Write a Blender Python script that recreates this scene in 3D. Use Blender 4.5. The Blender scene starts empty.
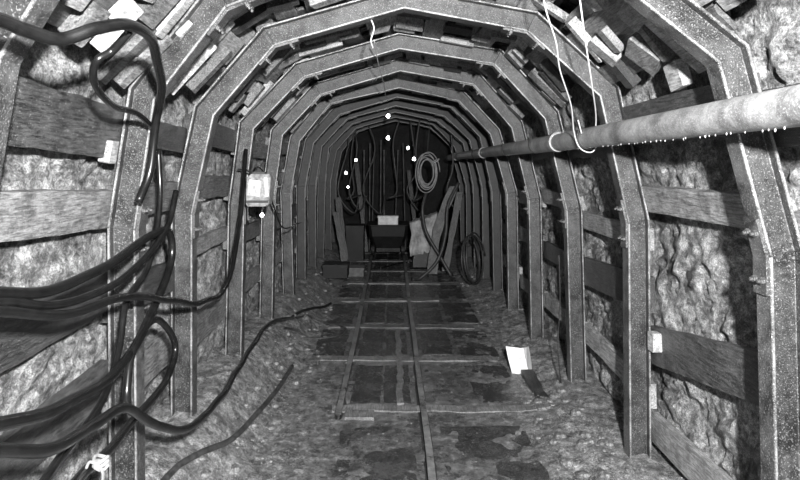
import bpy, math, random, bmesh
from mathutils import Vector, Matrix, noise
random.seed(7)
S=bpy.context.scene
COL=S.collection
H=2.0            # eye height
F=600.0
# ------------------------------------------------------------------ helpers
def mesh_obj(name,verts,faces,mat=None,origin=(0,0,0),parent=None,smooth=False,label=None,cat=None,group=None,kind=None):
    o0=Vector(origin)
    me=bpy.data.meshes.new(name)
    me.from_pydata([tuple(Vector(v)-o0) for v in verts],[],faces)
    me.update()
    if smooth:
        for p in me.polygons: p.use_smooth=True
    ob=bpy.data.objects.new(name,me)
    COL.objects.link(ob)
    if mat:
        for m in (mat if isinstance(mat,(list,tuple)) else [mat]): me.materials.append(m)
    if parent:
        ob.parent=parent
        ob.location=o0-parent.location
    else: ob.location=o0
    tag(ob,label,cat,group,kind)
    return ob
def tag(ob,label=None,cat=None,group=None,kind=None):
    if label: ob["label"]=label
    if cat: ob["category"]=cat
    if group: ob["group"]=group
    if kind: ob["kind"]=kind
def empty(name,loc,label,cat,group=None):
    e=bpy.data.objects.new(name,None); e.location=loc; e.empty_display_size=.1
    COL.objects.link(e); tag(e,label,cat,group); return e
class MB:
    def __init__(s): s.v=[]; s.f=[]
    def add(s,v,f):
        k=len(s.v); s.v+= [tuple(x) for x in v]; s.f+=[tuple(i+k for i in q) for q in f]
    def box(s,c,size,rot=None):
        c=Vector(c); hx,hy,hz=[a/2 for a in size]
        vs=[Vector((x,y,z)) for x in(-hx,hx) for y in(-hy,hy) for z in(-hz,hz)]
        if rot is not None: vs=[rot@v for v in vs]
        s.add([v+c for v in vs],[(0,1,3,2),(4,6,7,5),(0,4,5,1),(2,3,7,6),(0,2,6,4),(1,5,7,3)])
    def tube(s,pts,r,n=10,closed=False,cap=True):
        pts=[Vector(p) for p in pts]; m=len(pts)
        up=Vector((0.13,0.2,1)).normalized(); prev=None; rings=[]
        for i,p in enumerate(pts):
            if closed: t=pts[(i+1)%m]-pts[i-1]
            else: t=pts[min(i+1,m-1)]-pts[max(i-1,0)]
            if t.length<1e-9: t=Vector((0,0,1))
            t.normalize()
            a=prev if prev is not None else t.cross(up if abs(t.dot(up))<.95 else Vector((1,0,0)))
            a=(a-t*a.dot(t)).normalized(); prev=a; b=t.cross(a)
            rr=r[i] if isinstance(r,(list,tuple)) else r
            rings.append([p+a*math.cos(q*2*math.pi/n)*rr+b*math.sin(q*2*math.pi/n)*rr for q in range(n)])
        v=[x for g in rings for x in g]; f=[]
        for i in range(m if closed else m-1):
            j=(i+1)%m
            for q in range(n):
                q2=(q+1)%n
                f.append((i*n+q,i*n+q2,j*n+q2,j*n+q))
        if cap and not closed:
            f.append(tuple(range(n-1,-1,-1))); f.append(tuple((m-1)*n+q for q in range(n)))
        s.add(v,f)
    def obj(s,name,mat,**k): return mesh_obj(name,s.v,s.f,mat,**k)
def catmull(P,k=8):
    P=[Vector(p) for p in P]
    Q=[P[0]*2-P[1]]+P+[P[-1]*2-P[-2]]; out=[]
    for i in range(1,len(Q)-2):
        a,b,c,d=Q[i-1:i+3]
        for j in range(k):
            t=j/k
            out.append(.5*((2*b)+(c-a)*t+(2*a-5*b+4*c-d)*t*t+(3*b-a-3*c+d)*t**3))
    out.append(P[-1]); return out
# ------------------------------------------------------------------ materials
def newmat(name):
    m=bpy.data.materials.new(name); m.use_nodes=True
    nt=m.node_tree; b=nt.nodes['Principled BSDF']; return m,nt,b
def ramp(nt,src,stops):
    r=nt.nodes.new('ShaderNodeValToRGB'); e=r.color_ramp.elements
    while len(e)<len(stops): e.new(.5)
    for q,(p,c) in zip(e,stops): q.position=p; q.color=(c,c,c,1)
    nt.links.new(src,r.inputs[0]); return r.outputs[0]
def mixc(nt,a,b,fac,mode='MIX'):
    m=nt.nodes.new('ShaderNodeMix'); m.data_type='RGBA'; m.blend_type=mode
    for s,i in((a,6),(b,7)):
        if isinstance(s,(int,float)): m.inputs[i].default_value=(s,s,s,1)
        else: nt.links.new(s,m.inputs[i])
    if isinstance(fac,(int,float)): m.inputs[0].default_value=fac
    else: nt.links.new(fac,m.inputs[0])
    return m.outputs[2]
def coords(nt,scale=(1,1,1),rand=False):
    tc=nt.nodes.new('ShaderNodeTexCoord'); mp=nt.nodes.new('ShaderNodeMapping')
    mp.inputs['Scale'].default_value=scale
    nt.links.new(tc.outputs['Object'],mp.inputs[0])
    if rand:
        oi=nt.nodes.new('ShaderNodeObjectInfo'); mu=nt.nodes.new('ShaderNodeMath'); mu.operation='MULTIPLY'; mu.inputs[1].default_value=37
        nt.links.new(oi.outputs['Random'],mu.inputs[0]); nt.links.new(mu.outputs[0],mp.inputs['Location'])
    return mp.outputs[0]
def noi(nt,vec,scale,detail=6,rough=.6):
    n=nt.nodes.new('ShaderNodeTexNoise'); n.inputs['Scale'].default_value=scale; n.inputs['Detail'].default_value=detail; n.inputs['Roughness'].default_value=rough
    nt.links.new(vec,n.inputs['Vector']); return n.outputs[0]
def bump(nt,b,src,strength,dist=.02):
    u=nt.nodes.new('ShaderNodeBump'); u.inputs['Strength'].default_value=strength; u.inputs['Distance'].default_value=dist
    nt.links.new(src,u.inputs['Height']); nt.links.new(u.outputs[0],b.inputs['Normal'])
def rock_mat(name,lo,mid,hi,wet=.42,st0=.2,gain=1.4):
    m,nt,b=newmat(name); v=coords(nt)
    a=noi(nt,v,3.4,9,.82); c=noi(nt,v,20,9,.82); d=noi(nt,v,110,4,.7)
    base=ramp(nt,c,[(.37,lo),(.49,mid),(.63,hi)])
    st=ramp(nt,a,[(.42,st0),(.52,1)])
    col=mixc(nt,base,st,.9,'MULTIPLY')
    sp=ramp(nt,d,[(.38,.40),(.58,gain)])
    col=mixc(nt,col,sp,.8,'MULTIPLY')
    nt.links.new(col,b.inputs['Base Color'])
    b.inputs['Roughness'].default_value=wet
    h=mixc(nt,c,d,.35); bump(nt,b,h,1,.04)
    return m
M_rock=rock_mat('wet_rock',.05,.27,.68)
M_face=rock_mat('falloff_heading_rock',.003,.008,.02)  # back wall rock coloured near black to imitate light dying away
M_stone=rock_mat('loose_stone',.06,.2,.48,.5,.5,1.3)
def mud():
    m,nt,b=newmat('wet_mud'); v=coords(nt)
    tc=nt.nodes.new('ShaderNodeTexCoord'); sx=nt.nodes.new('ShaderNodeSeparateXYZ'); nt.links.new(tc.outputs['Object'],sx.inputs[0])
    a=noi(nt,v,2.6,9,.8); c=noi(nt,v,14,9,.8); d=noi(nt,v,100,3,.7)
    base=ramp(nt,c,[(.38,.045),(.52,.11),(.66,.26)])
    st=ramp(nt,a,[(.42,.5),(.58,1.25)])
    col=mixc(nt,base,st,.9,'MULTIPLY')
    ab=nt.nodes.new('ShaderNodeMath'); ab.operation='ABSOLUTE'
    su=nt.nodes.new('ShaderNodeMath'); su.operation='SUBTRACT'; su.inputs[1].default_value=.15
    nt.links.new(sx.outputs[0],su.inputs[0]); nt.links.new(su.outputs[0],ab.inputs[0])
    ad=nt.nodes.new('ShaderNodeMath'); ad.operation='MULTIPLY_ADD'; ad.inputs[1].default_value=1.2
    nt.links.new(a,ad.inputs[0]); nt.links.new(ab.outputs[0],ad.inputs[2])
    sc=nt.nodes.new('ShaderNodeMath'); sc.operation='MULTIPLY'; sc.inputs[1].default_value=.5
    nt.links.new(ad.outputs[0],sc.inputs[0]); side=ramp(nt,sc.outputs[0],[(.58,0),(.9,1)])
    dc=ramp(nt,d,[(.4,.6),(.62,1.4)])
    col=mixc(nt,col,dc,.8,'MULTIPLY')
    base2=ramp(nt,c,[(.36,.045),(.5,.19),(.66,.52)])
    dd=ramp(nt,d,[(.4,.4),(.62,1.45)])
    base2=mixc(nt,base2,dd,.8,'MULTIPLY')
    col=mixc(nt,col,base2,side)
    nt.links.new(col,b.inputs['Base Color'])
    r=ramp(nt,a,[(.42,.16),(.6,.5)]); nt.links.new(r,b.inputs['Roughness'])
    u=nt.nodes.new('ShaderNodeBump'); u.inputs['Distance'].default_value=.03
    bs=ramp(nt,sc.outputs[0],[(.6,.5),(.95,.9)]); nt.links.new(bs,u.inputs['Strength'])
    nt.links.new(mixc(nt,c,d,.35),u.inputs['Height']); nt.links.new(u.outputs[0],b.inputs['Normal'])
    return m
M_mud=mud()
def wood(name,lo,hi,rough=.5):
    m,nt,b=newmat(name); v=coords(nt,(16,1.6,16),True); w=coords(nt,(1,1,1),True)
    a=noi(nt,v,6,9,.8); c=noi(nt,w,9,9,.8)
    base=ramp(nt,a,[(.40,lo),(.58,hi)])
    st=ramp(nt,c,[(.40,.4),(.56,1)])
    col=mixc(nt,base,st,.85,'MULTIPLY')
    oi=nt.nodes.new('ShaderNodeObjectInfo'); rr=ramp(nt,oi.outputs['Random'],[(0,.6),(1,1.25)])
    col=mixc(nt,col,rr,1,'MULTIPLY')
    s=ramp(nt,noi(nt,w,150,2,.6),[(.64,0),(.72,.22)])
    col=mixc(nt,col,s,1,'ADD')
    nt.links.new(col,b.inputs['Base Color']); b.inputs['Roughness'].default_value=rough
    bump(nt,b,a,.8,.010); return m
M_wd=wood('dark_wet_timber',.012,.085,.38); M_wm=wood('weathered_timber',.04,.24); M_wp=wood('grey_bleached_timber',.12,.46); M_wl=wood('pale_timber',.25,.66,.7)
def steel(name,lo,hi,rough=.4,spk=.6,metal=.35,ss=170,n0=.40,n1=.60):
    m,nt,b=newmat(name); v=coords(nt)
    a=noi(nt,v,4,10,.85); c=noi(nt,v,ss,3,.6)
    col=ramp(nt,a,[(n0,lo),(n1,hi)])
    s=ramp(nt,c,[(.56,0),(.68,spk)])  # added white specks: water and dust, on arches also painted flash glints
    col=mixc(nt,col,s,1,'ADD')
    nt.links.new(col,b.inputs['Base Color'])
    b.inputs['Metallic'].default_value=metal
    r=ramp(nt,a,[(.3,rough-.1),(.7,rough+.2)]); nt.links.new(r,b.inputs['Roughness'])
    bump(nt,b,mixc(nt,a,c,.4),.6,.010); return m
M_steel=steel('wet_arch_steel',.025,.11,.32,.20,.3,150,.42,.58)
M_web=steel('shaded_arch_web',.012,.06,.38,.16,.3,150,.42,.58)  # web colour darkened to stand in for recess shadow
M_edge=steel('lit_flange_edge',.07,.30,.3,.25,.3,150,.42,.58)  # edge colour lightened as painted lit-edge contrast against the web
M_steelf=steel('falloff_arch_steel',.02,.065,.38,.10)  # far arch materials: colour darkened in place of light falloff
M_webf=steel('falloff_arch_web',.010,.04,.45,.06)  # recess shade and falloff both put into the far web colour
M_edgef=steel('falloff_flange_edge',.05,.20,.35,.1)
M_bolt=steel('bolt_steel',.05,.12,.4,.12)
M_rail=steel('rail_steel',.02,.06,.35,.15,.5)
M_head=steel('worn_rail_head',.10,.34,.28,.15,.5)
M_pipe=steel('galvanised_pipe',.11,.38,.36,.28,.15)
M_dark=steel('dark_iron',.01,.035,.45,.1)
M_blk=steel('black_iron',.003,.012,.5,.03)
M_plate=steel('muddy_plate',.014,.06,.20,.10,.1,120)
def plain(name,c,rough=.5,n=.3,em=0,sc=20):
    m,nt,b=newmat(name); v=coords(nt)
    col=ramp(nt,noi(nt,v,sc,5,.6),[(.3,c*(1-n)),(.7,c*(1+n))])
    nt.links.new(col,b.inputs['Base Color']); b.inputs['Roughness'].default_value=rough
    if em:
        b.inputs['Emission Color'].default_value=(1,1,1,1); b.inputs['Emission Strength'].default_value=em
    return m
M_rub=plain('black_rubber',.006,.27,.5)
M_rubg=plain('dusty_rubber',.03,.5,.5)
M_rubm=plain('muddy_rubber',.04,.55,.8)
M_rope=plain('white_cord',.5,.8,.1)
M_rag=plain('grubby_rag',.16,.9,.5)
M_white=plain('white_sheet',.28,.7,.6,0,7)
M_paper=plain('pale_card',.62,.8,.25,0,9)
M_grey=plain('grey_cloth',.12,.8,.4)
M_bulb=plain('lit_bulb',.9,.3,.0,25)
M_lamp=plain('lamp_housing',.20,.5,.7,0,30)
M_lens=plain('grimy_lens',.42,.5,.5,0,25)
# ------------------------------------------------------------------ tunnel profile (X, Z)
PR=[(-1.30,-2.0),(-1.30,-.33),(-1.19,.33),(-.79,.80),(.07,1.03),(.89,.89),(1.34,.43),(1.555,-.387),(1.58,-2.0)]
PR=[Vector((x,z+H)) for x,z in PR]
NP=len(PR); TOP=4
def segn(i):
    d=(PR[i+1]-PR[i]).normalized(); return Vector((-d.y,d.x))
MIT=[]
for i in range(NP):
    if i==0: m=segn(0)
    elif i==NP-1: m=segn(NP-2)
    else:
        a,b=segn(i-1),segn(i); m=(a+b).normalized(); m=m/m.dot(a)
    MIT.append(m)
LEN=[0]
for i in range(NP-1): LEN.append(LEN[-1]+(PR[i+1]-PR[i]).length)
UT=LEN[-1]
def pos(u,n=0):
    u=max(0,min(UT-1e-6,u))
    for i in range(NP-1):
        if u<=LEN[i+1]:
            t=(u-LEN[i])/(LEN[i+1]-LEN[i])
            p=PR[i].lerp(PR[i+1],t); m=MIT[i].lerp(MIT[i+1],t); return p+m*n
def tan(u):
    d=pos(u+.03)-pos(u-.03); d.normalize(); return d
def uL(z):
    z+=H
    for i in range(TOP):
        if PR[i].y<=z<=PR[i+1].y: return LEN[i]+(z-PR[i].y)/(PR[i+1].y-PR[i].y)*(LEN[i+1]-LEN[i])
def uR(z):
    z+=H
    for i in range(TOP,NP-1):
        if PR[i+1].y<=z<=PR[i].y: return LEN[i]+(PR[i].y-z)/(PR[i].y-PR[i+1].y)*(LEN[i+1]-LEN[i])
ARCH=[(1.86,1.4),(3.08,2.5),(4.0,4.0),(5.3,5.42),(6.6,6.8),(7.9,8.1),(9.2,9.3),(10.4,10.5),(11.6,11.6),(12.8,12.8),(14.0,14.0)]
YEND=15.8
def ary(i,x):
    if i<0: return -.2
    if i>=len(ARCH): return YEND-.4
    t=(x+1.3)/2.88; a,b=ARCH[i]; return a+(b-a)*t
# ------------------------------------------------------------------ steel arches
D_=.145; HB=.05; TF=.015; TW=.006
SEC=[(0,-HB),(0,HB),(TF,HB),(TF,TW),(D_-TF,TW),(D_-TF,HB),(D_,HB),(D_,-HB),(D_-TF,-HB),(D_-TF,-TW),(TF,-TW),(TF,-HB)]
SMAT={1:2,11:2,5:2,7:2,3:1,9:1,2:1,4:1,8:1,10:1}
def sweep(sec,pts):
    v=[];f=[];n=len(sec)
    for p,m,y in pts:
        for a,w in sec:
            q=p+m*a; v.append((q.x,y+w,q.y))
    for i in range(len(pts)-1):
        for k in range(n):
            k2=(k+1)%n; f.append((i*n+k,i*n+k2,(i+1)*n+k2,(i+1)*n+k))
    f.append(tuple(range(n-1,-1,-1))); f.append(tuple((len(pts)-1)*n+k for k in range(n)))
    return v,f
mb=MB(); mb.tube([(0,0,0),(0,0,.018),(0,0,.018),(0,0,.03)],[.015,.015,.008,.008],6)
bolt_me=None
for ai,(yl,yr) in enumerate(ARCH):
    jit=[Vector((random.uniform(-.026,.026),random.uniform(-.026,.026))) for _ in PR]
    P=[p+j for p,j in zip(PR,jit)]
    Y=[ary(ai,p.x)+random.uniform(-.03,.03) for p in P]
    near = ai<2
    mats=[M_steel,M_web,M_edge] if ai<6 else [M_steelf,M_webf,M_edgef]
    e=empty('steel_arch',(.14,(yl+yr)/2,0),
        "far steel H-section arch support, colour darkened for light falloff, bracing the gallery" if ai>=6 else "wet speckled steel H-section arch support bracing the gallery" if not near else "wet dripping steel H-section arch with bolted knee joints",'arch support',"steel arch supports")
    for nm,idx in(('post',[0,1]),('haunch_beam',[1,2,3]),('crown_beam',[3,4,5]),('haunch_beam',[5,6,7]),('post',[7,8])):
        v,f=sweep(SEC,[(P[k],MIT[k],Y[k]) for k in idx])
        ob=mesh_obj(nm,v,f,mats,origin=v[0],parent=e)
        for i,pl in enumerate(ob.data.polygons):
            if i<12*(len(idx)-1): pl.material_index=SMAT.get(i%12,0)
        bm=bmesh.new(); bm.from_mesh(ob.data)
        eds=[g for g in bm.edges if len(g.link_faces)==2 and g.calc_face_angle(0)>1.2]
        bmesh.ops.bevel(bm,geom=eds,offset=.003,segments=1,affect='EDGES'); bm.to_mesh(ob.data); bm.free()
    for k in(1,3,5,7):
        def along(k,kk,d):
            dv=(P[kk]-P[k]); L=dv.length; t=d/L; return (P[k]+dv*t, MIT[k].lerp(MIT[kk],t), Y[k]+(Y[kk]-Y[k])*t)
        a=along(k,k-1,.16); c=along(k,k+1,.16); mid=(P[k],MIT[k],Y[k])
        sec=[(-.014,-.045),(-.014,.045),(0,.045),(0,-.045)]
        v,f=sweep(sec,[a,mid,c])
        mesh_obj('joint_plate',v,f,mats[0],origin=v[0],parent=e)
        if ai>4: continue
        for q in(along(k,k-1,.10),along(k,k+1,.10)):
            for w in(-.026,.026):
                nn=-q[1].normalized(); c0=q[0]+nn*.012
                if bolt_me is None:
                    bolt_me=bpy.data.meshes.new('joint_bolt'); bolt_me.from_pydata(mb.v,[],mb.f); bolt_me.materials.append(M_bolt)
                b=bpy.data.objects.new('joint_bolt',bolt_me); COL.objects.link(b); b.parent=e
                b.location=Vector((c0.x,q[2]+w,c0.y))-e.location
                b.rotation_euler=Vector((nn.x,0,nn.y)).to_track_quat('Z','Y').to_euler()
# ------------------------------------------------------------------ floor
def fz(x,y,fine=True):
    z=0
    if x<-.88:
        t=min(1,(-.88-x)/.5); z+=.36*(t*t*(3-2*t))*(1-.35*max(0,min(1,(y-6)/5)))
    if x>1.15:
        t=min(1,(x-1.15)/.5); z+=.07*t*t
    z+=math.exp(-(((x-1.35)/.28)**2+((y-4.2)/.8)**2))*.08
    if fine:
        side=min(1,max(0,abs(x-.1)-.7)/.5)
        amp=.004+.017*side
        z+=noise.fractal(Vector((x*4,y*4,0)),1,2,5)*amp*1.5
        z+=noise.noise(Vector((x*18,y*18,3)))*amp*.8
    return z
def grid(name,nx,ny,fn,mat,label=None):
    v=[fn(i/nx,j/ny) for j in range(ny+1) for i in range(nx+1)]
    f=[(j*(nx+1)+i,j*(nx+1)+i+1,(j+1)*(nx+1)+i+1,(j+1)*(nx+1)+i) for j in range(ny) for i in range(nx)]
    return mesh_obj(name,v,f,mat,smooth=True,kind='structure',label=label)
def yy(t): return -1.4+ (YEND+1.4)*(t**1.35)
def ff(a,b):
    x=-1.85+3.95*a; y=yy(b); return (x,y,fz(x,y))
grid('floor',190,420,ff,M_mud,"wet trampled mud floor with grit along both sides")
# ------------------------------------------------------------------ rock shell
u1=uL(.33); u2=uR(.43)
def rockp(u,y):
    uu=max(0,min(UT,u))
    p=pos(uu,0); m=(pos(uu,.3)-p); m.normalize()
    q=Vector((p.x,y,p.y))
    roof=max(0,min(1,(uu-u1+.05)/.2))*max(0,min(1,(u2+.05-uu)/.2))
    d=.285
    d+=noise.fractal(q*1.3,1,2,4)*.06
    vd=noise.voronoi(q*4)[0]; d-=max(0,.45-vd[0])*.12
    vd=noise.voronoi(q*11)[0]; d+=(vd[1]-vd[0])*.05
    d+=noise.fractal(q*18,.8,2,3)*.016
    d=max(.22,d)+.13*roof
    w=p+m*d
    return (w.x,y,w.y)
def strip(name,a,b,n,label):
    grid(name,n,450,lambda s,t:rockp(a+(b-a)*s,yy(t)),M_rock,label)
strip('wall_left',-.0,u1,90,"rough wet rock side wall behind timber lagging")
strip('ceiling',u1,u2,90,"rough rock roof above timber lagging")
strip('wall_right',u2,UT,94,"rough wet rock side wall behind timber lagging")
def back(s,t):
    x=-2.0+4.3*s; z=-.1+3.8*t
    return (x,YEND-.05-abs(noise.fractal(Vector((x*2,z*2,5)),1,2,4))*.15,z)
grid('wall_back',50,46,back,M_face,"rough rock working face, colour darkened for light falloff, closing the gallery")
# ------------------------------------------------------------------ boards
def board(u0,u1_,y0,y1,w,t,n,mat,label,group,name='lagging_board',n1=None):
    if n1 is None: n1=n
    nl=max(8,int((y1-y0)/.09))
    um=(u0+u1_)/2
    v=[];f=[]
    sd=random.random()*100
    cs=[(-1,0),(-.5,0),(0,0),(.5,0),(1,0),(1,1),(.5,1),(0,1),(-.5,1),(-1,1)]
    for j in range(nl+1):
        s=j/nl
        u=u0+(u1_-u0)*s
        x0=pos(u,n+(n1-n)*s); T=tan(um); NN=Vector((-T.y,T.x))
        yb=y0+(y1-y0)*s
        for a,b in cs:
            e=noise.fractal(Vector((sd,s*6,a*.3)),1,2,3)*.008*(1 if abs(a)==1 else .2)
            q=x0+T*(a*w/2+e*(1 if a>0 else -1))+NN*(b*t+ (noise.noise(Vector((sd+9,s*3,a)))*.004))
            yo=0
            if j in(0,nl): yo=noise.noise(Vector((sd+a*2.5,j,b)))*.02
            v.append((q.x,yb+yo,q.y))
    m=len(cs)
    for j in range(nl):
        for k in range(m):
            k2=(k+1)%m; f.append((j*m+k,j*m+k2,(j+1)*m+k2,(j+1)*m+k))
    f.append(tuple(range(m-1,-1,-1))); f.append(tuple(nl*m+k for k in range(m)))
    c=Vector(v[(nl//2)*m+2])
    return mesh_obj(name,v,f,mat,origin=c,label=label,cat='timber board',group=group)
LB={'d':(M_wd,"dark wet timber lagging board wedged behind the steel arches"),
    'm':(M_wm,"weathered grey timber lagging board wedged behind the steel arches"),
    'p':(M_wp,"bleached grey timber lagging board wedged behind the steel arches"),
    'l':(M_wl,"pale split timber board packed behind the steel arches")}
def wall_board(side,bay,z0,z1,w,tone):
    uf=uL if side<0 else uR
    ua,ub=uf(z0),uf(z1); x=pos((ua+ub)/2).x
    ya=ary(bay,x)+.01; yb=ary(bay+1,x)-.01
    if bay<0: ya=.3
    mt,lb=LB[tone]
    board(ua,ub,ya,yb,w,.045,D_+.006,mt,lb,"wall lagging boards")
for s in[(-1,-1,.12,.1,.22,'d'),(-1,-1,-.22,-.22,.17,'m'),(-1,-1,-.65,-.66,.22,'d'),
         (-1,0,.16,.11,.25,'d'),(-1,0,-.20,-.24,.19,'p'),(-1,0,-.68,-.64,.22,'d'),(-1,0,-1.15,-1.1,.2,'d'),
         (-1,1,.14,.12,.16,'d'),(-1,1,-.22,-.22,.19,'m'),(-1,1,-.72,-.74,.20,'d'),(-1,1,-1.2,-1.18,.22,'m'),
         (-1,2,.2,.16,.18,'d'),(-1,2,-.18,-.2,.17,'m'),(-1,2,-.62,-.6,.12,'p'),(-1,2,-1.26,-1.2,.22,'m'),
         (1,-1,-.3,-.3,.16,'p'),(1,-1,-1.0,-1.0,.2,'d'),(1,0,-.27,-.30,.17,'p'),(1,0,-.86,-.84,.22,'d'),(1,0,-1.5,-1.5,.2,'m'),
         (1,0,.12,.14,.24,'d'),
         (1,1,-.25,-.25,.17,'p'),(1,1,-.96,-1.20,.25,'d'),(1,1,-1.72,-1.74,.2,'p'),(1,1,.20,.2,.26,'d'),
         (1,2,-.51,-.50,.15,'p'),(1,2,-.88,-.95,.24,'d'),(1,2,-1.55,-1.5,.16,'p'),(1,2,.10,.12,.2,'d'),
         (1,3,-.38,-.36,.16,'p'),(1,3,-.95,-.95,.18,'d'),(1,3,-1.5,-1.52,.16,'p'),(1,3,.15,.1,.2,'d')]:
    wall_board(*s)
for bay in range(3,11):
    for side in(-1,1):
        if side>0 and bay==3: continue
        for zc,tn in ((.16,'m'),(-.22,'p'),(-.7,'m'),(-1.2,'p')) if side<0 else ((.12,'m'),(-.36,'p'),(-.92,'m'),(-1.5,'p')):
            z=zc+random.uniform(-.05,.05)
            wall_board(side,bay,z,z+random.uniform(-.04,.04),random.uniform(.15,.22),tn if bay<8 else 'm')  # farthest bays drop the pale tone, painting in light falloff
ua=uL(.42); ub=uR(.5)
for bay in range(-1,11):
    for layer in (0,1):
        u=ua+(0 if layer==0 else .06)
        while u<ub:
            w=random.uniform(.10,.22) if layer==0 else random.uniform(.16,.26)
            if u+w>ub+.06: break
            x=pos(u+w/2).x
            ya=ary(bay,x)+.01; yb=ary(bay+1,x)-.01
            if bay<0: ya=.5
            tone=random.choices('dmpl',[2,3,4,2])[0] if bay<8 else random.choice('dmm')  # pale weights offset grazing light; farthest bays painted darker as falloff
            L=yb-ya
            if layer==0 and random.random()<.3:
                if random.random()<.5: yb=ya+L*random.uniform(.5,.8)
                else: ya=yb-L*random.uniform(.5,.8)
            sk=random.uniform(-.035,.035)
            if layer==0: n0=D_+.065+random.uniform(-.03,.01); n1=D_+.008
            else: n0=D_+.11; n1=D_+.085
            board(u+w/2+sk,u+w/2-sk,ya,yb,w,.024,n0,LB[tone][0],LB[tone][1],"roof lagging boards",n1=n1)
            u+=w+(random.choice([.02,.03,.05,.08]) if layer==0 else .02)
def block(u,y,n,sz,rot,mat,label="pale sawn wooden wedge block jammed behind a steel arch",pitch=0):
    p=pos(u,n); T=tan(u); NN=Vector((-T.y,T.x))
    R=Matrix(((T.x,0,NN.x),(0,1,0),(T.y,0,NN.y)))
    R=R@Matrix.Rotation(rot,3,'Z')@Matrix.Rotation(pitch,3,'X')
    hx,hy,hz=[a/2 for a in sz]; bv=.006
    vs=[]
    for iz,zz in((0,-hz),(1,hz)):
        for sx,sy in((-1,-1),(1,-1),(1,1),(-1,1)):
            for q in(0,1):
                xx=sx*(hx-(bv if (q==0)==(sx*sy<0) else 0)); yq=sy*(hy-(bv if (q==1)==(sx*sy<0) else 0))
                vs.append(R@Vector((xx,yq,zz*(1-.25*(yq/hy) ) if iz else zz)))
    vs=[v+Vector((p.x,y,p.y)) for v in vs]
    f=[tuple(range(7,-1,-1)),tuple(range(8,16))]+[(k,(k+1)%8,8+(k+1)%8,8+k) for k in range(8)]
    mesh_obj('wedge_block',vs,f,mat,origin=(p.x,y,p.y),label=label,cat='wooden wedge',group='wooden wedges')
block(uL(.03),2.93,D_+.0,(.11,.07,.05),0,M_wl)
block(uL(.60),3.05,D_-.01,(.10,.09,.06),.2,M_wl)
block(uR(-1.14),3.86,D_-.02,(.12,.08,.06),0,M_wl)
block(uR(-1.0),2.60,D_-.02,(.13,.06,.06),0,M_wl)
for uu_,yq,sz in((.52,3.25,(.20,.2,.05)),(.66,3.0,(.14,.18,.05)),(.40,3.1,(.14,.14,.05)),(.6,3.6,(.2,.1,.06)),(.74,2.7,(.24,.14,.05)),(.8,3.2,(.2,.1,.05))):
    block(uR(uu_),yq,D_-.005,sz,random.uniform(-.4,.4),random.choice([M_wl,M_wp]))
used=[]
for k in range(900):
    if len(used)>=280: break
    bay=random.choice([0,0,1,1,2,2,2,3,3,3,4,4,4,5,5,5,6,6,7,8]); u=random.uniform(ua,ub); x=pos(u).x
    y=random.uniform(ary(bay,x)+.10,ary(bay+1,x)-.10)
    if y<1.7 or any(abs(u-a)<.22 and abs(y-b)<.13 for a,b in used): continue
    used.append((u,y))
    block(u,y,D_+.0,(random.uniform(.14,.40),random.uniform(.05,.12),random.uniform(.03,.07)),random.uniform(-.25,.25),random.choice([M_wl,M_wp,M_wp,M_wp,M_wm,M_wm,M_wd]),"short split timber packing piece lying across roof boards",random.uniform(-.3,.1))
# ------------------------------------------------------------------ track
def rail(x,y0,y1,lab):
    sec=[(-.04,0),(.04,0),(.04,.008),(.007,.018),(.007,.050),(.024,.055),(.024,.074),(-.024,.074),(-.024,.055),(-.007,.050),(-.007,.018),(-.04,.008)]
    v=[];f=[];n=len(sec);m=60
    for j in range(m+1):
        y=y0+(y1-y0)*j/m; dx=noise.noise(Vector((y*.5,x,0)))*.016
        for a,b in sec: v.append((x+a+dx,y,b-.008+noise.noise(Vector((y*.6,x,4)))*.008))
    for j in range(m):
        for k in range(n):
            k2=(k+1)%n; f.append((j*n+k,j*n+k2,(j+1)*n+k2,(j+1)*n+k))
    f.append(tuple(range(n-1,-1,-1))); f.append(tuple(m*n+k for k in range(n)))
    ob=mesh_obj('track_rail',v,f,[M_rail,M_head],origin=(x,y0,0),label=lab,cat='rail',group='mine track rails')
    for i,p in enumerate(ob.data.polygons):
        if i<m*n and i%n==6: p.material_index=1
rail(-.425,4.72,14.6,"worn narrow-gauge steel rail stopping short in mud")
rail(.25,1.2,14.6,"worn narrow-gauge steel rail half sunk in mud")
def slab(name,x0,x1,y0,y1,z,t,mat,label,cat,group,amp=.007,yaw=0):
    v=[];f=[];nx=max(4,int((x1-x0)/.06)); ny=max(3,int((y1-y0)/.06)); sd=random.random()*50
    def pt(i,j,top):
        x=x0+(x1-x0)*i/nx; y=y0+(y1-y0)*j/ny
        y+=(x-(x0+x1)/2)*yaw
        if i in(0,nx): x+=noise.noise(Vector((sd,y*6,1)))*.025
        if j in(0,ny): y+=noise.noise(Vector((sd,x*4,2)))*.03
        zz=fz((x),y,False)+z+noise.noise(Vector((x*3,y*3,sd)))*amp
        return (x,y,zz if top else zz-t)
    for top in(True,False):
        for j in range(ny+1):
            for i in range(nx+1): v.append(pt(i,j,top))
    w=nx+1; o=w*(ny+1)
    for j in range(ny):
        for i in range(nx):
            a=j*w+i; f.append((a,a+1,a+w+1,a+w)); f.append((o+a,o+a+w,o+a+w+1,o+a+1))
    for i in range(nx): f.append((i,o+i,o+i+1,i+1)); a=ny*w+i; f.append((a,a+1,o+a+1,o+a))
    for j in range(ny): a=j*w; f.append((a,a+w,o+a+w,o+a)); a=j*w+nx; f.append((a,o+a,o+a+w,a+w))
    mesh_obj(name,v,f,mat,origin=((x0+x1)/2,(y0+y1)/2,0),label=label,cat=cat,group=group)
YS=[4.92,6.2,7.45,8.9,10.2,11.4,12.6,13.8]
M_sl=wood('muddy_sleeper',.07,.30)
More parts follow.
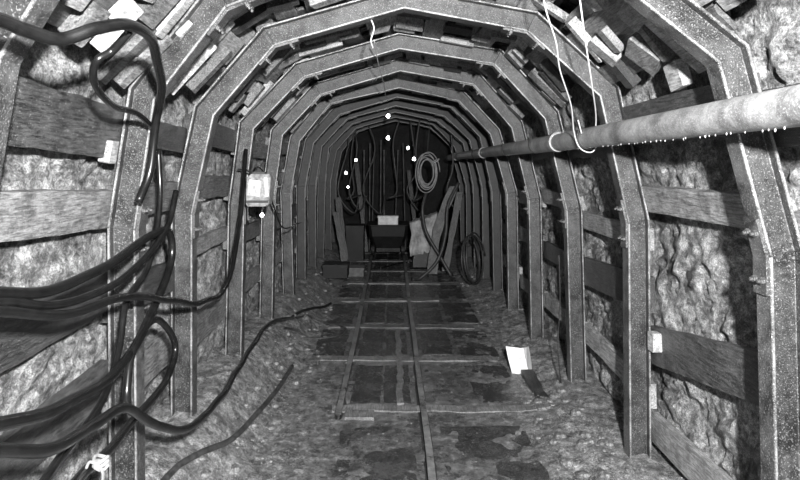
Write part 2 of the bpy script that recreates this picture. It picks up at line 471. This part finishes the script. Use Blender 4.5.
for k,y in enumerate(YS):
    x0,x1=(-.50,1.28) if k==0 else (-.80+random.uniform(-.05,.08),.95+random.uniform(-.25,.15))
    slab('sleeper',x0,x1,y-.06,y+.06,.012,.08,M_sl,"muddy timber sleeper half buried beneath the rails",'sleeper','track sleepers',.008,random.uniform(-.04,.04))
PL="dark wet rectangular floor plate set in mud beside the rails"
for a,b in zip(YS[:-1],YS[1:]):
    g=.13
    def pl(x0,x1,z=.007): slab('walkway_plate',x0,x1,a+g+random.uniform(-.03,.08),b-g-random.uniform(-.03,.08),z,.03,M_plate,PL,'floor plate','floor plates',.007,random.uniform(-.03,.03))
    pl(-.35,-.10); pl(-.07,.16)
    if a>5: pl(.34,.66,.005)
    pl(.72,1.12,.002)
    if a>5: pl(-.84,-.51,.005)
for x0,x1,y0,y1 in((-.38,.16,3.5,4.6),(.36,1.0,3.1,4.6),(-.38,.16,2.3,3.35)):
    slab('walkway_plate',x0,x1,y0,y1,-.001,.03,M_plate,"dark wet rectangular floor plate mostly buried in mud",'floor plate','floor plates',.012)
slab('walkway_board',.045,.10,4.98,7.2,.028,.02,M_sl,"long narrow muddy board laid along the track",'board','long floor boards')
slab('walkway_board',-.36,-.13,4.72,4.86,.025,.03,M_sl,"short muddy board lying by the rail end",'board','short floor boards')
# ------------------------------------------------------------------ pipe
mb=MB(); px,pz=1.31,H+.19
mb.tube([(px,y,pz+noise.noise(Vector((y*.3,0,0)))*.008) for y in [.2+i*.35 for i in range(40)]],.068,28)
pipe=empty('air_pipe',(px,7,pz),"long grimy galvanised pipe strapped along the arches",'pipe')
mb.obj('pipe_run',M_pipe,origin=(px,7,pz),parent=pipe,smooth=True)
for y in(4.75,8.6,12.2):
    mb=MB(); mb.tube([(px,y-.05,pz),(px,y-.045,pz),(px,y+.045,pz),(px,y+.05,pz)],[.07,.08,.08,.07],24)
    mb.obj('pipe_coupling',M_pipe,origin=(px,y,pz),parent=pipe)
for y in [ary(i,1.4) for i in(2,3,4,6,8,10)]:
    mb=MB()
    pts=[(px+math.cos(a)*.074,y,pz+math.sin(a)*.074) for a in [math.radians(d) for d in range(-200,21,20)]]
    mb.tube([(px-.06,y,pz+.10)]+pts+[(px+.10,y,pz+.10)],.006,6)
    mb.obj('pipe_hanger',M_dark,origin=(px,y,pz),parent=pipe)
mb=MB(); y=1.6
while y<7:
    y+=random.uniform(.02,.11); a=math.radians(random.uniform(-108,-92)); c=Vector((px+math.cos(a)*.067,y,pz+math.sin(a)*.067)); s=random.uniform(.4,.9)
    mb.tube([c+Vector((0,0,.003)),c-Vector((0,0,.003*s)),c-Vector((0,0,.010*s))],[.003*s,.0045*s,.001],6)
mb.obj('water_drops',plain('drop',.35,.05,.1),origin=(px,4,pz),parent=pipe,kind='stuff')
# ------------------------------------------------------------------ cables
def WX(px_,py_,X):
    D=F*X/(px_-392.0); return Vector((X,D,H+(166-py_)*D/F))
CI=[0]
def cable(route,r,label,group='black power cables',mat=M_rub,name='power_cable',cat='cable'):
    off=.022*CI[0]; CI[0]+=1
    pts=[WX(a,b,c+off) for a,b,c in route]
    cv=catmull(pts,9); r*=.66
    for i,p in enumerate(cv):
        p+=Vector(noise.noise_vector(p*3+Vector((CI[0]*5,0,0))))*.014
        g=fz(max(-1.7,min(1.9,p.x)),p.y,False)+r+.01
        if p.z<g: p.z=g
    mb=MB(); mb.tube(cv,r,10)
    return mb.obj(name,mat,origin=cv[len(cv)//2],smooth=True,label=label,cat=cat,group=group)
cable([(-90,2,-1.02),(0,22,-1.0),(30,32,-.98),(62,38,-.95),(100,27,-.88),(130,24,-.86),(150,38,-.90),(157,62,-.96),(160,90,-1.06),(157,120,-1.14),(150,170,-1.19),(138,202,-1.22)],.030,"thick black cable looping down from the roof arch")
cable([(132,32,-.9),(115,50,-.97),(97,62,-1.02),(95,85,-1.08),(112,105,-1.14),(140,116,-1.18),(156,128,-1.2)],.02,"thin black cable making a small loop by the arch")
cable([(-70,280,-1.2),(0,292,-1.2),(55,289,-1.2),(105,266,-1.2),(150,236,-1.22),(170,232,-1.22),(172,262,-1.22),(150,318,-1.2),(118,372,-1.16),(62,408,-1.1),(0,424,-1.06),(-60,425,-1.04)],.030,"thick black cable sagging between arches and doubling back")
cable([(-60,318,-1.2),(0,312,-1.2),(70,314,-1.2),(120,297,-1.2),(160,298,-1.2),(200,303,-1.22),(226,288,-1.24),(238,240,-1.26),(243,190,-1.28),(246,150,-1.30)],.026,"black cable running low then rising to next arch")
cable([(128,408,-1.2),(128,385,-1.2),(135,345,-1.22),(158,320,-1.25),(175,345,-1.25),(168,378,-1.22),(140,412,-1.18),(110,450,-1.12),(80,480,-1.08),(40,520,-1.02)],.026,"black cable hanging in a deep loop towards ground")
cable([(-60,460,-1.0),(0,450,-1.02),(50,450,-1.04),(90,428,-1.08),(125,408,-1.1),(160,428,-1.1),(190,428,-1.1),(222,395,-1.14),(250,350,-1.22),(272,322,-1.28),(300,318,-1.25),(330,322,-1.0)],.028,"black cable lying along the rubble bank")
cable([(20,510,-1.1),(60,460,-1.15),(100,405,-1.22),(118,350,-1.3),(128,300,-1.33),(150,262,-1.34),(160,200,-1.36),(158,150,-1.38)],.022,"black cable tied to the steel post")
cable([(-70,298,-1.3),(0,302,-1.3),(60,304,-1.3),(110,285,-1.3),(145,256,-1.31),(168,226,-1.32),(176,190,-1.33)],.024,"black cable sagging in a bundle beside the arches")
cable([(248,225,-1.38),(250,180,-1.38),(262,170,-1.38),(276,215,-1.36),(285,228,-1.32),(300,222,-1.30)],.012,"thin black flex hanging from the wall lamp")
def fl(px_,py_,r=.0):
    D=F*H/(py_-166.0)
    for _ in range(6):
        x=(px_-392)*D/F; g=fz(max(-1.6,min(1.9,x)),D,False); D=F*(H-g-r)/(py_-166.0)
    return Vector(((px_-392)*D/F,D,g+r))
def floor_hose(route,r,label,mat=M_rub,name='hose'):
    cv=catmull([fl(a,b,r*.8) for a,b in route],10)
    for p in cv: p.z=fz(p.x,p.y,False)+r*.6
    mb=MB(); mb.tube(cv,r,10)
    mb.obj(name,mat,origin=cv[len(cv)//2],smooth=True,label=label,cat='hose',group='hoses on the floor')
floor_hose([(150,500),(175,472),(200,458),(232,440),(258,412),(278,388),(292,366)],.02,"muddy rubber hose snaking over the mud floor",M_rubm)
floor_hose([(282,328),(300,333),(335,336),(345,328),(312,318),(290,320)],.014,"muddy hose looped loosely on the floor",M_rubm)
floor_hose([(380,268),(410,262),(440,270),(430,255),(405,250)],.02,"dark hose lying across the track",M_rub)
mb=MB()
c0=WX(101,462,-.96)
for k in range(3):
    q=c0+Vector((0,0,.012*(k-1)))
    mb.tube([q+Vector((math.cos(a)*.022,math.sin(a)*.022,math.sin(a*2+k)*.006)) for a in [i*math.pi/5 for i in range(10)]],.006,6,closed=True)
mb.tube(catmull([c0+Vector((0,-.02,0)),c0+Vector((.02,-.03,-.02)),c0+Vector((.018,-.03,-.06))],4),[.005]*8+[.002],6)
mb.tube(catmull([c0+Vector((0,-.02,0)),c0+Vector((-.022,-.03,.015)),c0+Vector((-.035,-.03,-.01))],4),[.005]*8+[.002],6)
mb.obj('rag_tie',M_rag,origin=c0,label="pale rag knotted around the black cables",cat='rag')
# ------------------------------------------------------------------ cords
def cord(pts,r,label,mat=M_rope,name='rope',cat='rope',group='hanging ropes'):
    cv=catmull(pts,8); mb=MB(); mb.tube(cv,r,7)
    mb.obj(name,mat,origin=cv[0],smooth=True,label=label,cat=cat,group=group)
def PD(px_,py_,D): return Vector(((px_-392)*D/F,D,H+(166-py_)*D/F))
cord([PD(538,-32,3.0),PD(546,10,3.05),PD(556,42,3.2),PD(560,70,3.4),PD(571,105,3.7),PD(574,132,3.95),PD(580,148,4.0),PD(592,152,4.0),PD(600,140,4.03)],.0042,"white cord tied from the roof arch to the pipe")
cord([PD(575,-40,3.0),PD(581,8,3.0),PD(586,45,3.15),PD(592,85,3.4),PD(596,120,3.8),PD(592,148,4.0),PD(584,140,3.98),PD(578,120,3.9)],.0042,"white cord looped around the pipe")
cord([PD(370,-5,4.0),PD(370,15,4.0),PD(374,28,4.0),PD(371,40,4.0),PD(373,48,4.05)],.005,"short white cord hanging from the crown beam")
cord([PD(374,40,4.6),PD(378,62,5.3),PD(384,85,6.5),PD(386,98,8.0)],.004,"thin white lamp cord strung along the crown")
cord([PD(559,255,5.2),PD(560,300,5.25),PD(558,350,5.25),PD(561,383,5.25)],.005,"dark cord hanging beside the steel post",M_dark)
for a,b,c_,D in((352,150,5,13.1),(357,158,-6,13.5),(341,140,8,12.9),(420,150,-4,12.6),(450,165,3,12.0),(400,145,-7,13.4),(366,150,9,13.6),(410,170,6,13.2)):
    cord([PD(a,118,D),PD(a+c_,b,D),PD(a-3,190,D),PD(a+c_*1.6,205+c_,D),PD(a+10+c_,195,D+.2)],.018,"dark hose dangling from the roof in the heading",M_rubg,'hanging_hose','hose','hoses hanging in the heading')
for pts in ([(.62,10.9,1.5),(.55,10.8,1.2),(.62,10.8,.8),(.85,10.7,.4),(1.05,10.6,.05)],[(1.2,10.8,1.7),(1.0,10.7,1.3),(.95,10.6,.8),(.8,10.5,.35),(.5,10.5,.04),(.35,10.4,.03)]):
    cord(pts,.03,"dusty thick hose curving down to the floor",M_rubg,'hanging_hose','hose','hoses hanging in the heading')
# ------------------------------------------------------------------ lamps
def lamp(px_,py_,D,r=.028,power=4,hang=.25):
    p=PD(px_,py_,D)
    e=empty('hanging_lamp',p,"small lit bare bulb hanging in the dark heading",'lamp','hanging bulbs')
    mb=MB()
    zs=[(-1,.05),(-.8,.6),(-.3,.95),(.2,.95),(.7,.6),(1.1,.4)]
    mb.tube([p+Vector((0,0,z*r)) for z,_ in zs],[a*r for _,a in zs],12)
    mb.obj('bulb',M_bulb,origin=p,parent=e,smooth=True)
    mb=MB(); mb.tube([p+Vector((0,0,r*1.1)),p+Vector((0,0,r*2.6))],r*.55,10); mb.obj('socket',M_dark,origin=p,parent=e)
    mb=MB(); mb.tube([p+Vector((0,0,r*2.6)),p+Vector((.01,0,hang*.5)),p+Vector((0,0,hang))],.004,6); mb.obj('flex',M_dark,origin=p,parent=e)
    l=bpy.data.lights.new('bulb_light','POINT'); l.energy=power; l.shadow_soft_size=.03
    lo=bpy.data.objects.new('bulb_light',l); lo.location=p+Vector((0,-.05,-.06)); COL.objects.link(lo)
lamp(388,116,10.5,.032,1.2,.12)
lamp(388,138,11.8,.036,.9,.4)
lamp(346,173,11.2,.026,.5,.5)
lamp(356,160,12.5,.026,.3,.6)
lamp(408,148,12.2,.028,.5,.6)
lamp(414,159,13,.034,.4,.8)
lamp(348,187,12.6,.02,.1,.9)
lamp(262,215,4.9,.016,.12,.1)
p=PD(259,189,4.95)
e=empty('bulkhead_lamp',p,"dull grimy boxy lamp housing fixed to a steel post",'lamp')
def loft(mb,rings):
    n=len(rings[0]); v=[x for r in rings for x in r]; f=[]
    for i in range(len(rings)-1):
        for k in range(n):
            k2=(k+1)%n; f.append((i*n+k,i*n+k2,(i+1)*n+k2,(i+1)*n+k))
    f.append(tuple(range(n-1,-1,-1))); f.append(tuple((len(rings)-1)*n+k for k in range(n)))
    mb.add(v,f)
def rr(c,w,d,z,b=.015):
    w/=2;d/=2
    return [c+Vector(q)+Vector((0,0,z)) for q in[(-w+b,-d,0),(w-b,-d,0),(w,-d+b,0),(w,d-b,0),(w-b,d,0),(-w+b,d,0),(-w,d-b,0),(-w,-d+b,0)]]
mb=MB()
loft(mb,[rr(p+Vector((-.01,0,0)),.15,.12,-.14,.006),rr(p,.19,.13,-.12,.006),rr(p+Vector((.01,0,0)),.20,.13,.09,.006),rr(p+Vector((.02,0,0)),.15,.11,.125,.006)])
mb.obj('housing',M_lamp,origin=p,parent=e)
mb=MB(); mb.box(p+Vector((-.02,-.068,.01)),(.10,.012,.13),Matrix.Rotation(.12,3,'Y')); mb.obj('lens',M_lens,origin=p,parent=e)
mb=MB(); mb.box(p+Vector((.075,-.068,.02)),(.03,.012,.16),Matrix.Rotation(-.06,3,'Y')); mb.obj('side_bracket',M_lens,origin=p,parent=e)
mb=MB(); mb.box(p+Vector((0,-.07,-.10)),(.18,.014,.02)); mb.obj('strap',M_dark,origin=p,parent=e)
mb=MB(); mb.box(p+Vector((-.0,0,.132)),(.10,.05,.02)); mb.tube([p+Vector((-.05,0,.12)),p+Vector((-.12,.05,.16)),p+Vector((-.2,.1,.16))],.008,6); mb.obj('bracket',M_dark,origin=p,parent=e)
# ------------------------------------------------------------------ coils
def coil(c,rx,rz,turns,r,yaw,label,name='hose_coil',mat=M_rubg,spokes=False,tilt=0,jit=.2):
    R=Matrix.Rotation(yaw,3,'Z')@Matrix.Rotation(tilt,3,'X')
    mb=MB(); pts=[]
    for k in range(turns*28):
        a=k*2*math.pi/28; q=k/(turns*28)
        s=1-jit*abs(math.sin(k*.031))
        pts.append(c+R@Vector((math.cos(a)*rx*s,(q-.5)*.12+math.sin(k*.37)*.01,math.sin(a)*rz*s)))
    mb.tube(pts,r,8)
    e=empty(name,c,label,'coil of hose','coiled hoses')
    mb.obj('hose_turns',mat,origin=c,parent=e,smooth=True)
    mb=MB()
    a=.6 if not spokes else 2.4
    q=c+R@Vector((math.cos(a)*rx*.9,0,math.sin(a)*rz*.9)); t=R@Vector((math.cos(a),0,math.sin(a))); s=R@Vector((0,1,0))
    mb.tube([q+t*math.cos(b)*.07+s*math.sin(b)*.09 for b in [i*math.pi/5 for i in range(10)]],.006,5,closed=True)
    mb.obj('tie_wire',M_rope if not spokes else M_dark,origin=c,parent=e)
    return e
c=PD(427,172,11)
coil(c,.23,.40,7,.009,.25,"coiled pale hose hanging from the roof",mat=plain('pale_hose',.24,.6,.5),jit=.45)
cord([c+Vector((0,0,.34)),c+Vector((.03,0,.6)),c+Vector((.05,0,.97))],.006,"thin cord holding up the coiled hose",M_dark)
c=PD(473,259,9.9)
coil(c,.40,.44,3,.014,1.05,"dark hoop of coiled cable leaning on the side wall",mat=M_rubg,spokes=True,tilt=-.12,jit=.12)
# ------------------------------------------------------------------ heading clutter
def rod(a,b,r,label,mat=M_bolt):
    mb=MB(); a=Vector(a); b=Vector(b)
    d=(b-a).normalized()
    mb.tube([a,a+d*.03,b-d*.12,b-d*.11,b],[r*.6,r,r,r*1.6,r*1.4],8)
    mb.obj('drill_rod',mat,origin=a,label=label,cat='drill rod',group='drill rods')
for x,t in((364,150),(370,143),(374,152),(381,140),(384,150),(398,150),(403,143)):
    top=PD(x,t,14.2); bot=Vector((top.x+random.uniform(-.12,.12),14.1,.02)); rod(bot,top,.014,"slim steel drill rod standing upright in the heading",random.choice([M_bolt,M_edgef]))
e=empty('mine_car',(0.0,13.0,0),"dark low iron mine car standing on the rails",'mine car')
mb=MB(); c=Vector((-.08,13.05,.62))
loft(mb,[rr(c,.62,.7,-.34,.06),rr(c,.78,.9,-.1,.06),rr(c,.84,.95,.12,.06),rr(c,.88,1.0,.13,.06),rr(c,.88,1.0,.14,.06)])
mb.obj('car_body',M_blk,origin=c,parent=e)
mb=MB(); mb.box((-.08,13.05,.24),(.5,.95,.08)); mb.box((-.08,12.55,.26),(.14,.12,.06)); mb.obj('chassis',M_blk,origin=(-.08,13,.24),parent=e)
for x in(-.425,.25):
    for y in(12.8,13.3):
        mb=MB(); s=1 if x>0 else -1
        mb.tube([(x-s*.05,y,.22),(x-s*.03,y,.22),(x-s*.03,y,.22),(x+s*.02,y,.22)],[.15,.15,.12,.12],20); mb.obj('wheel',M_blk,origin=(x,y,.2),parent=e)
def crate(c,s,mat,label,name,cat,lidmat=None):
    e=empty(name,c,label,cat); mb=MB(); c=Vector(c)
    loft(mb,[rr(c,s[0],s[1],0,.01),rr(c,s[0],s[1],s[2]*.8,.01)]); mb.obj('box_body',mat,origin=c,parent=e)
    mb=MB(); loft(mb,[rr(c,s[0]+.02,s[1]+.02,s[2]*.8,.01),rr(c,s[0]+.02,s[1]+.02,s[2],.01)]); mb.obj('lid',lidmat or mat,origin=c,parent=e)
p=PD(388,231,12.5); crate((p.x,12.75,.765),(.42,.25,.18),M_paper,"small white box resting on the mine car",'storage_box','box')
def tarp():
    x0,x1=.35,.92; y0,y1=11.6,12.2; zt=1.08; v=[];f=[];nx,nz=18,20
    for j in range(nz+1):
        for i in range(nx+1):
            s=i/nx; t=j/nz
            if t<.35: y=y1-(y1-y0)*t/.35; z=zt
            else: y=y0-.06*(t-.35); z=zt-(t-.35)/.65*.72
            x=x0+(x1-x0)*s*(1-.3*t)+noise.noise(Vector((s*3,t*4,1)))*.06
            z+=-.2*(1-s)*(1 if t<.36 else .5)+noise.noise(Vector((s*5,t*5,7)))*.05
            y+=noise.noise(Vector((s*7,t*3,9)))*.06
            v.append((x,y,z))
    w=nx+1
    for j in range(nz):
        for i in range(nx): a=j*w+i; f.append((a,a+1,a+w+1,a+w))
    e=empty('covered_stack',(.63,11.9,0),"stack draped with a pale crumpled sheet",'covered stack')
    mesh_obj('sheet',v,f,M_white,origin=(.63,11.9,1),parent=e,smooth=True)
    mb=MB()
    for k in range(4):
        mb.box((.64,11.95,.12+k*.185),(.46-.02*k,.5,.19),Matrix.Rotation(.03*k,3,'Z'))
    mb.obj('crate_stack',M_wd,origin=(.63,11.9,0),parent=e)
tarp()
def lean(a,b,w,t,mat,label,wdir=(1,0,0),name='leaning_board',bend=.0):
    a=Vector(a);b=Vector(b);W=Vector(wdir).normalized();d=(b-a).normalized();n=d.cross(W).normalized()
    v=[];f=[];m=12
    for j in range(m+1):
        s=j/m; c=a+(b-a)*s+W*math.sin(s*math.pi)*bend
        ww=w*(1+noise.noise(Vector((s*4,w,t)))*.35)
        for p_,q_ in((-.5,0),(.5,0),(.5,1),(-.5,1)): v.append(c+W*ww*p_+n*t*q_)
    for j in range(m):
        for k in range(4): k2=(k+1)%4; f.append((j*4+k,j*4+k2,(j+1)*4+k2,(j+1)*4+k))
    f.append((3,2,1,0)); f.append(tuple(m*4+k for k in range(4)))
    mesh_obj(name,v,f,mat,origin=a,label=label,cat='board',group='leaning boards')
lean((.74,11.0,.02),(1.16,11.2,1.62),.17,.04,M_wm,"curved weathered board leaning against the wall",bend=-.10)
lean((1.0,11.3,.02),(1.3,11.5,1.5),.12,.04,M_wd,"dark board leaning against the wall")
lean((-.95,12.2,.08),(-1.12,12.45,1.35),.12,.04,M_wd,"dark board leaning against the wall")
lean((-.9,11.45,.1),(-1.1,11.7,1.1),.1,.04,M_wd,"dark board leaning against the wall")
lean((-.6,13.85,.02),(-.85,14.3,2.1),.1,.05,M_wd,"dark board leaning in the heading")
lean((.6,13.85,.02),(.4,14.3,1.9),.09,.05,M_wd,"dark board leaning in the heading")
crate((-.95,10.2,.13),(.42,.4,.22),M_blk,"dark iron tool box standing on rubble",'tool_box','box')
crate((-.66,11.0,.0),(.30,.35,.16),M_grey,"pale muddy crate beside the track",'wooden_crate','crate')
crate((-.78,12.8,.0),(.38,.5,.75),M_blk,"tall dark iron cabinet standing in the heading",'equipment_cabinet','cabinet')
p=fl(520,372)
e=empty('folded_card',p,"pale folded card sheet leaning beside a dark board",'card sheet')
def panel(name,a,b,c_,d,amp=.010,mat=M_paper):
    n=6; v=[];f=[]
    a,b,c_,d=[Vector(q) for q in(a,b,c_,d)]
    for side in(0,1):
        for j in range(n+1):
            for i in range(n+1):
                s,t=i/n,j/n; q=a.lerp(b,s).lerp(d.lerp(c_,s),t)
                q+=Vector(noise.noise_vector(q*9+Vector((3,1,name=='front_panel'))))*amp*(1 if 0<i<n else .4)+Vector((0,.006*side,0))
                v.append(p+q)
    w=n+1;o=w*w
    for j in range(n):
        for i in range(n): k=j*w+i; f.append((k,k+1,k+w+1,k+w)); f.append((o+k,o+k+w,o+k+w+1,o+k+1))
    for i in range(n):
        f.append((i,o+i,o+i+1,i+1)); k=n*w+i; f.append((k,k+1,o+k+1,o+k)); k=i*w; f.append((k,k+w,o+k+w,o+k)); k=i*w+n; f.append((k,o+k,o+k+w,k+w))
    mesh_obj(name,v,f,mat,origin=p,parent=e)
panel('front_panel',(-.09,-.06,.0),(.07,-.10,-.03),(.03,-.02,.24),(-.14,.0,.25))
panel('side_panel',(.07,-.10,-.03),(.14,.08,-.01),(.11,.10,.21),(.03,-.02,.24))
q=fl(545,402)
lean((q.x,q.y,q.z+.0),(p.x+.03,p.y-.16,p.z+.08),.11,.03,M_wd,"short dark board lying against the pale card")
# ------------------------------------------------------------------ stones
def stone(x,y,r):
    v=[];f=[];n=7;m=4; sd=random.random()*99
    sx,sy,sz=random.uniform(.8,1.3),random.uniform(.8,1.3),random.uniform(.4,.7)
    z0=fz(x,y)
    for j in range(m+1):
        ph=math.pi*j/m
        for k in range(n):
            a=k*2*math.pi/n
            d=Vector((math.sin(ph)*math.cos(a),math.sin(ph)*math.sin(a),math.cos(ph)))
            rr_=r*(1+.5*noise.noise(d*1.4+Vector((sd,0,0))))
            v.append((x+d.x*rr_*sx,y+d.y*rr_*sy,z0+r*sz*.45+d.z*rr_*sz))
    for j in range(m):
        for k in range(n): k2=(k+1)%n; f.append((j*n+k,(j+1)*n+k,(j+1)*n+k2,j*n+k2))
    return v,f
for k in range(150):
    if k<40: x=random.uniform(1.05,1.5); y=random.uniform(3.3,5.2); r=random.uniform(.015,.05)
    else:
        side=random.choice([-1,-1,1])
        y=random.uniform(2.6,11.5)
        x=random.uniform(-1.25,-.75) if side<0 else random.uniform(1.1,1.5)
        r=random.uniform(.012,.045)
    v,f=stone(x,y,r)
    mesh_obj('loose_rock',v,f,M_stone,origin=(x,y,fz(x,y)),label="small angular loose rock lying in the mud",cat='rock',group='loose rocks')
mb=MB()
for k in range(4200):
    y=2.4+random.random()**1.5*9
    if random.random()<.93:
        x=random.choice([-1,1])*abs(random.gauss(0,.22))
        x=-1.2+abs(x) if x<0 else 1.5-abs(x)
    else: x=random.uniform(-1.0,1.3)
    v,f=stone(x,y,random.uniform(.003,.010)); mb.add(v,f)
mb.obj('gravel',M_stone,origin=(0,5,0),label="scattered fine gravel and grit over the mud floor",cat='gravel',kind='stuff')
# ------------------------------------------------------------------ lights, world, camera
def area(loc,rot,size,e):
    l=bpy.data.lights.new('flash','AREA'); l.energy=e; l.size=size; l.shape='DISK'
    o=bpy.data.objects.new('flash',l); o.location=loc; o.rotation_euler=rot; COL.objects.link(o)
area((.3,-.45,2.4),(math.radians(86),0,0),.12,830)
w=bpy.data.worlds.new('w'); S.world=w; w.use_nodes=True
w.node_tree.nodes['Background'].inputs[0].default_value=(1,1,1,1); w.node_tree.nodes['Background'].inputs[1].default_value=.02
S.view_settings.view_transform='Standard'
cam=bpy.data.cameras.new('cam'); cam.sensor_width=36; cam.lens=27; cam.shift_x=.01; cam.shift_y=-.0925; cam.clip_start=.02
co=bpy.data.objects.new('camera',cam); co.location=(0,0,H); co.rotation_euler=(math.pi/2,0,0); COL.objects.link(co)
S.camera=co
